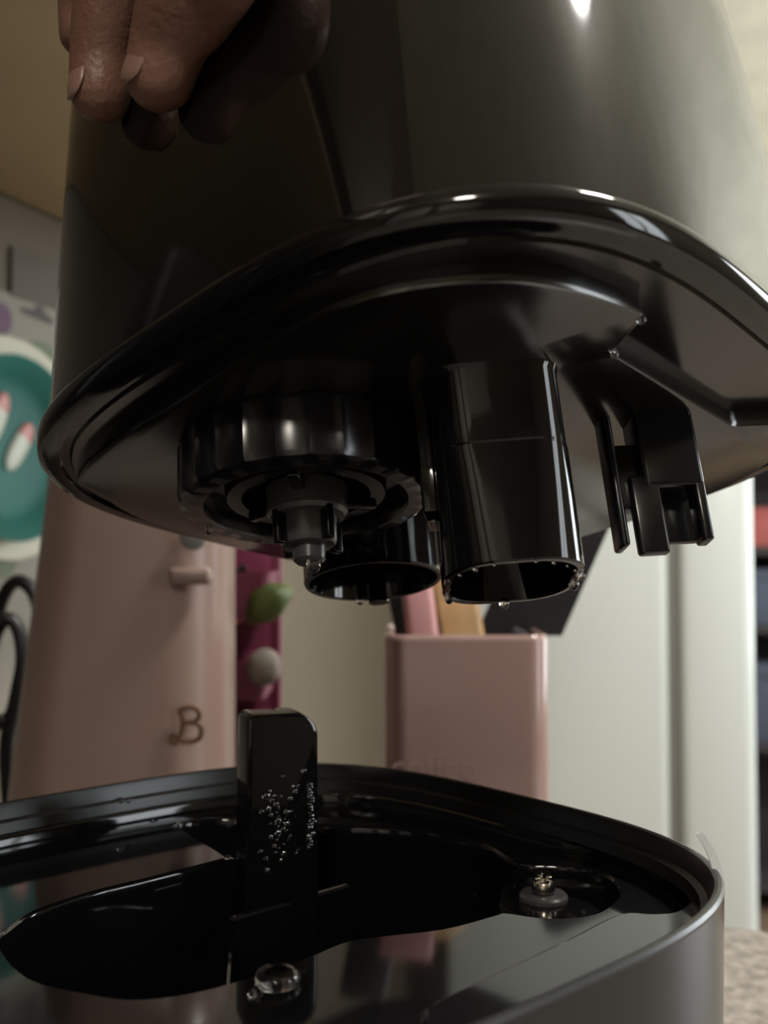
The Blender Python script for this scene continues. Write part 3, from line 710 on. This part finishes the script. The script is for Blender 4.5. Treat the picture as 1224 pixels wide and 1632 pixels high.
bm = bmesh.new(); tube(bm, spline([tuple(at(372, 925, GD-0.024)), tuple(at(380, 912, GD-0.024)), tuple(at(392, 903, GD-0.024))], False, 5), 0.0022, 8)
tag(from_bm('crayon', bm, 'cord', None, 50), 'short black stick in the top tray of magenta caddy', 'crayon')

# ------------------------------------------------------------------ things on the left wall
def onwall(px, py, out=0.0):
    d = ray(px, py); n = E2; o = Vector((0, 0, CAMZ))
    t = (WALL+out)/d.dot(n); return o+d*t
def wallframe(px, py, out=0.0): return onwall(px, py, out)
WR = Euler((math.pi/2, 0, ROOMROT+math.pi/2))                 # local x along the wall to the right, y up, z out of the wall
def wallobj(o, px, py, out=0.0, spin=0.0):
    o.location = onwall(px, py, out); o.rotation_mode = 'QUATERNION'
    X = E1; Y = Vector((0, 0, 1)); Z = X.cross(Y)
    mm = Matrix((X, Y, Z)).transposed()
    o.rotation_quaternion = mm.to_quaternion() @ Matrix.Rotation(spin, 3, 'Z').to_quaternion()
    return o
def disc(prof, seg=56):
    b = bmesh.new(); lathe(b, prof, seg, (0, 0, 0), True, True); return b
# poster
pa, pb = onwall(-60, 700), onwall(130, 700)
ph_ = thing('poster', 'white paper with purple, brown and green prints taped on the left wall', 'poster')
wallobj(ph_, 30, 720, 0.0015)
z_top = onwall(45, 478).z-ph_.location.z; z_bot = onwall(30, 1130).z-ph_.location.z
bm = bmesh.new(); bm_box(bm, (0.03, (z_top+z_bot)/2, 0), (0.36, z_top-z_bot, 0.002), 0, 0.0004); from_bm('sheet', bm, 'paper', ph_, 30)
def print_on(name, px, py, poly, m, lab=None):
    bm = bmesh.new(); prism(bm, poly, [(0, 0), (0, 0.0008)], True, True)
    o = from_bm(name, bm, m, None, 30); o.parent = ph_
    q = onwall(px, py)-ph_.location; o.location = (q.dot(E1), q.z, 0.0010)
    if lab: o['label'] = lab
    return o
wp = 0.79/FPX
def ell(a, b, n=24): return [(a*math.cos(2*math.pi*k/n), b*math.sin(2*math.pi*k/n)) for k in range(n)]
print_on('printed_dot', -2, 508, ell(22*wp, 25*wp), 'purple', 'purple dot')
print_on('printed_motif', 56, 503, [(-38*wp, 6*wp), (-36*wp, -3*wp), (-10*wp, -6*wp), (30*wp, -9*wp), (40*wp, -4*wp), (20*wp, 6*wp), (10*wp, 16*wp), (0, 17*wp), (-12*wp, 6*wp)], 'dark', 'dark brown motif')
print_on('printed_leaf', 60, 560, spline([(-34*wp, -4*wp), (-20*wp, 12*wp), (10*wp, 16*wp), (36*wp, 6*wp), (26*wp, -14*wp), (-10*wp, -16*wp)], True, 4)[::-1][::-1] if False else list(reversed(spline([(-34*wp, -4*wp), (-20*wp, 12*wp), (10*wp, 16*wp), (36*wp, 6*wp), (26*wp, -14*wp), (-10*wp, -16*wp)], True, 4))), 'lime', 'green leaf print')
print_on('printed_leaf', 8, 885, list(reversed(spline([(-30*wp, -30*wp), (-34*wp, 20*wp), (0, 36*wp), (24*wp, 20*wp), (10*wp, -30*wp)], True, 4))), 'lime', 'green leaf print')
# grey card above it
gc = box('wall_card', (0, 0, 0), (0.12, 0.040, 0.003), 'greycard', None, 0, 0.0006)
q1, q2 = onwall(17, 430), onwall(140, 470)
wallobj(gc, 80, 440, 0.002); tag(gc, 'plain grey card on the left wall above the poster', 'card')
gc.location = (onwall(17, 430, 0.002)+E1*0.06); gc.location.z = onwall(17, 430).z-0.0015
# cream plate with the teal dish in front
cp = disc([(0.0002, 0.004), (0.050, 0.004), (0.066, 0.006), (0.082, 0.013), (0.084, 0.0145), (0.082, 0.0150), (0.066, 0.0085), (0.050, 0.0065), (0.0002, 0.0065)])
cpo = from_bm('wall_plate', cp, 'cream', None, 50); wallobj(cpo, -4, 716, 0.002); tag(cpo, 'cream round plate mounted on the left wall behind teal dish', 'plate')
cpo.scale = (1.06, 1.03, 1)
td = thing('teal_dish', 'round teal dish with pink-tipped cream petals on the left wall', 'dish'); wallobj(td, -4, 716, 0.0095)
tdm = disc([(0.0002, 0.0005), (0.048, 0.0005), (0.060, 0.006), (0.0705, 0.020), (0.0715, 0.0215), (0.0705, 0.0225), (0.0685, 0.0220), (0.058, 0.0095), (0.047, 0.0045), (0.0002, 0.0045)])
from_bm('dish_body', tdm, 'teal', td, 50)
def petal(lx, ly, spin, ln):
    for a0, a1, m, nm in ((-1.0, 0.35, 'petal', 'petal'), (0.35, 1.0, 'petalpink', 'petal_tip')):
        bm = bmesh.new(); rr = []
        for i in range(9):
            u = a0+(a1-a0)*i/8; w = 0.0085*math.sqrt(max(0.0, 1-(abs(u))**2.4))*(1.0 if u > -0.2 else 1.0)+0.0002
            rr.append([(w*math.cos(2*math.pi*k/12), u*ln, 0.0018*(w/0.0085)*math.sin(2*math.pi*k/12)) for k in range(12)])
        rings(bm, rr, True, True); o = from_bm(nm, bm, m, td, 60)
        o.location = (lx, ly, 0.0062); o.rotation_euler = (0, 0, spin)
def dishxy(px, py):
    q = onwall(px, py, 0.016)-td.location; return q.dot(E1), q.z
x_, y_ = dishxy(32, 712); petal(x_, y_, R(-34), 0.0235)
x_, y_ = dishxy(-4, 668); petal(x_, y_, R(-24), 0.0235)
x_, y_ = dishxy(-40, 720); petal(x_, y_, R(20), 0.0235)

# ------------------------------------------------------------------ black power cord, loosely looped at the left edge
bm = bmesh.new()
cpts = [at(-60, 1180, 0.60), at(-20, 1060, 0.60), at(2, 960, 0.60), at(28, 926, 0.595), at(56, 950, 0.59), at(62, 1010, 0.585), at(44, 1085, 0.58), at(8, 1150, 0.575), at(-18, 1130, 0.57), at(-16, 1040, 0.57), at(6, 988, 0.57), at(28, 1000, 0.57), at(36, 1050, 0.568), at(26, 1110, 0.566), at(10, 1190, 0.565), at(14, 1290, 0.57), at(24, 1420, 0.57)]
cpts[-1].z = CT+0.0055
cpts += [Vector((cpts[-1].x+0.02, cpts[-1].y+0.06, CT+0.0052)), Vector((cpts[-1].x-0.10, cpts[-1].y+0.14, CT+0.0052))]
tube(bm, spline([tuple(p) for p in cpts], False, 7), 0.0040, 10)
tag(from_bm('power_cord', bm, 'cord', None, 60), 'looped black power cord left of the pink appliance', 'cord')

# ------------------------------------------------------------------ water drops and the film strip
def drop(c, r, flat, n, label, group=None, name='water_drop'):
    bm = bmesh.new(); bmesh.ops.create_icosphere(bm, subdivisions=3, radius=1.0)
    o = from_bm(name, bm, 'water', None, 180)
    o.location = c; o.scale = (r, r, r*flat); o.rotation_mode = 'QUATERNION'
    o.rotation_quaternion = Vector(n).to_track_quat('Z', 'Y')
    return tag(o, label, 'water drop', group)
UP = Vector((0, 0, 1))
def onbase(px, py, w): x, y = bs(px, py, w); return BO+Vector((x, y, w))
dk = onbase(441, 1568, DZ)
drop(dk+UP*0.0012, 0.0046, 0.55, UP, 'large clear water drop on the front deck of the base')
drop(onbase(412, 1580, DZ)+UP*0.0005, 0.0012, 0.7, UP, 'small water drop touching the large drop on the deck')
drop(onbase(402, 1588, DZ)+UP*0.0004, 0.0009, 0.7, UP, 'tiny water drop left of the large drop on the deck')
dmesh = None
pr = Matrix.Rotation(PROT, 4, 'Z'); pc = BO+Vector((PXC, PYC, 0))
rnd = random.Random(11)
bub = bmesh.new(); bmesh.ops.create_icosphere(bub, subdivisions=2, radius=1.0); bme = bpy.data.meshes.new('water_drop'); bub.to_mesh(bme); bub.free()
bme.shade_smooth(); bme.materials.append(M['bead'])
def bead(c, r, n, label, group):
    o = bpy.data.objects.new('water_drop', bme); COL.objects.link(o); o.location = c; o.scale = (r, r, r*0.75)
    o.rotation_mode = 'QUATERNION'; o.rotation_quaternion = Vector(n).to_track_quat('Z', 'Y'); tag(o, label, 'water drop', group)
nf = (pr.to_3x3() @ Vector((0, -1, 0)))
def post_pt(px, py):
    d = ray(px, py); o = Vector((0, 0, CAMZ)); pl_ = pc+nf*PD
    t = (pl_-o).dot(nf)/d.dot(nf); return o+d*t
sp = [(424, 1268, 5), (429, 1261, 3), (434, 1275, 3), (440, 1281, 3.2), (428, 1288, 3.4), (417, 1293, 3), (432, 1298, 2.4), (456, 1293, 3.2), (443, 1307, 4), (443, 1326, 4), (458, 1312, 3.2), (451, 1320, 2.8), (432, 1333, 2.6), (437, 1347, 2.6), (415, 1356, 2.8), (452, 1359, 3), (424, 1367, 2.8), (448, 1370, 2.2), (426, 1386, 2.6), (470, 1260, 3), (484, 1228, 3), (451, 1236, 2.2), (475, 1252, 2), (467, 1253, 2), (476, 1353, 2), (432, 1312, 2), (462, 1332, 2), (441, 1339, 2), (436, 1268, 2)]
for i in range(30): sp.append((rnd.uniform(438, 472), rnd.uniform(1262, 1360), rnd.uniform(1.0, 1.7)))
for i in range(22): sp.append((rnd.gauss(493, 3.0), 1250+i*4.6, rnd.uniform(2.2, 3.6)))
pxs = pc.y/FPX
for px, py, r in sp:
    q = post_pt(px, py); rel = pr.to_3x3().inverted() @ (q-pc)
    lim = PW-0.0012
    if rel.x > lim: q = q-(pr.to_3x3() @ Vector((rel.x-lim, 0, 0)))
    bead(q+nf*(r*pxs*0.55), r*pxs*1.45, nf, 'tiny clear water bead clinging to the upright black post', 'beads on the post')
# beads along the edges of the tank parts
def intank(u, v, w): return TM @ Vector((u, v, w))
dn = (TM.to_3x3() @ Vector((0, 0, -1)))
for k, (u, v, w, r, lab) in enumerate([
        (0.0092, -0.0208, -0.0495, 0.0012, 'bright water drop hanging from the rim of the tall tube'),
        (-0.0040, -0.0285, -0.0495, 0.0010, 'water drop at the left end of the tall tube rim'),
        (0.0236, -0.0330, -0.0495, 0.0012, 'water drop at the right corner of the tall tube rim'),
        (0.0245, -0.0385, -0.0492, 0.0008, 'tiny water drop above the right corner of the tube rim'),
        (-0.0345, -0.0245, -0.0378, 0.0017, 'clear water drop hanging from the valve stem'),
        (-0.0262, 0.0440, -0.0286, 0.0012, 'water drop on the edge of the short guide tube'),
        (-0.0070, -0.0330, CZ-0.0004, 0.0008, 'upper water drop on the right edge of the ribbed cap'),
        (-0.0056, -0.0240, CZ-0.0004, 0.0008, 'lower water drop on the right edge of the ribbed cap'),
        (-0.0610, -0.0130, CZ-0.0004, 0.0009, 'water drop on the left underside of the ribbed cap'),
        (0.0338, -0.0600, PZ-0.0002, 0.0009, 'water drop in the notch of the raised panel'),
        (0.0368, -0.0725, PZ+0.0006, 0.0011, 'longer water drop at the tip of the raised panel'),
        (0.0190, -0.0560, -0.0240, 0.0006, 'tiny water drop halfway down the tall tube')]):
    drop(intank(u, v, w), r, 1.25, dn, lab)
for k in range(9):
    t = R(200+k*17); q = (0.0092+0.0145*math.cos(t), -0.0365+0.0158*math.sin(t), -0.0493)
    bead(intank(*q), rnd.uniform(0.0003, 0.0006), dn, 'minute water bead along the near rim of the tall tube', 'beads on the tube rim')
for px, py, lab in ((193, 1275, 'left of two water drops on the back wall of the base'), (205, 1275, 'right of two water drops on the back wall of the base')):
    d = ray(px, py); o = Vector((0, 0, CAMZ)); hit = None
    for k in range(4000):
        q = o+d*(0.2+k*0.0001); l = q-BO; c, s = math.cos(-BROT), math.sin(-BROT); x, y = c*l.x-s*l.y, s*l.x+c*l.y
        if l.z < -0.001 and l.y > 0 and abs(x/(HALF-0.004))**NEXP+abs(y/(HALF-0.004))**NEXP > 1: hit = q; break
    if hit: drop(hit-Vector((0, 0.0006, 0)), 0.0010, 0.8, (0.3, -1, 0.2), lab)
drop(onbase(281, 1316, DZ)+UP*0.0004, 0.0014, 0.6, UP, 'water drop at the back corner of the left deck')
drop(onbase(363, 1368, DZ)+UP*0.0003, 0.0010, 0.6, UP, 'water drop at the front corner of the left deck')
# thin strip of clear film at the right corner of the rim
e0 = onbase(1142, 1384, 0.0); e1_ = at(1113, 1327, e0.y+0.004)
bm = bmesh.new(); ax = (e1_-e0).normalized(); sd_ = ax.cross(Vector((0, 1, 0))).normalized()
rr = []
for k in range(8):
    t = -0.25+1.25*k/7; c = e0+(e1_-e0)*t+Vector((0.0006*math.sin(t*3), 0, 0)); w = 0.0011*(1-0.35*max(0, t))
    rr.append([tuple(c+sd_*(w*sx_)+Vector((0, 0.00025*sy_, 0))) for sx_, sy_ in ((-1, -1), (1, -1), (1, 1), (-1, 1))])
rings(bm, rr, True, True)
tag(from_bm('film_strip', bm, 'film', None, 40), 'thin clear plastic strip sticking up at the right rim of the base', 'film strip')

# ------------------------------------------------------------------ everything above is laid out with the view along +Y; turn the place so its walls follow the world axes
bpy.context.view_layer.update()
TURN = Matrix.Rotation(AZ, 4, 'Z')
for o in list(COL.objects):
    if o.parent is None and o is not cam and o.type != 'CAMERA': o.matrix_world = TURN @ o.matrix_world
bpy.context.view_layer.update()
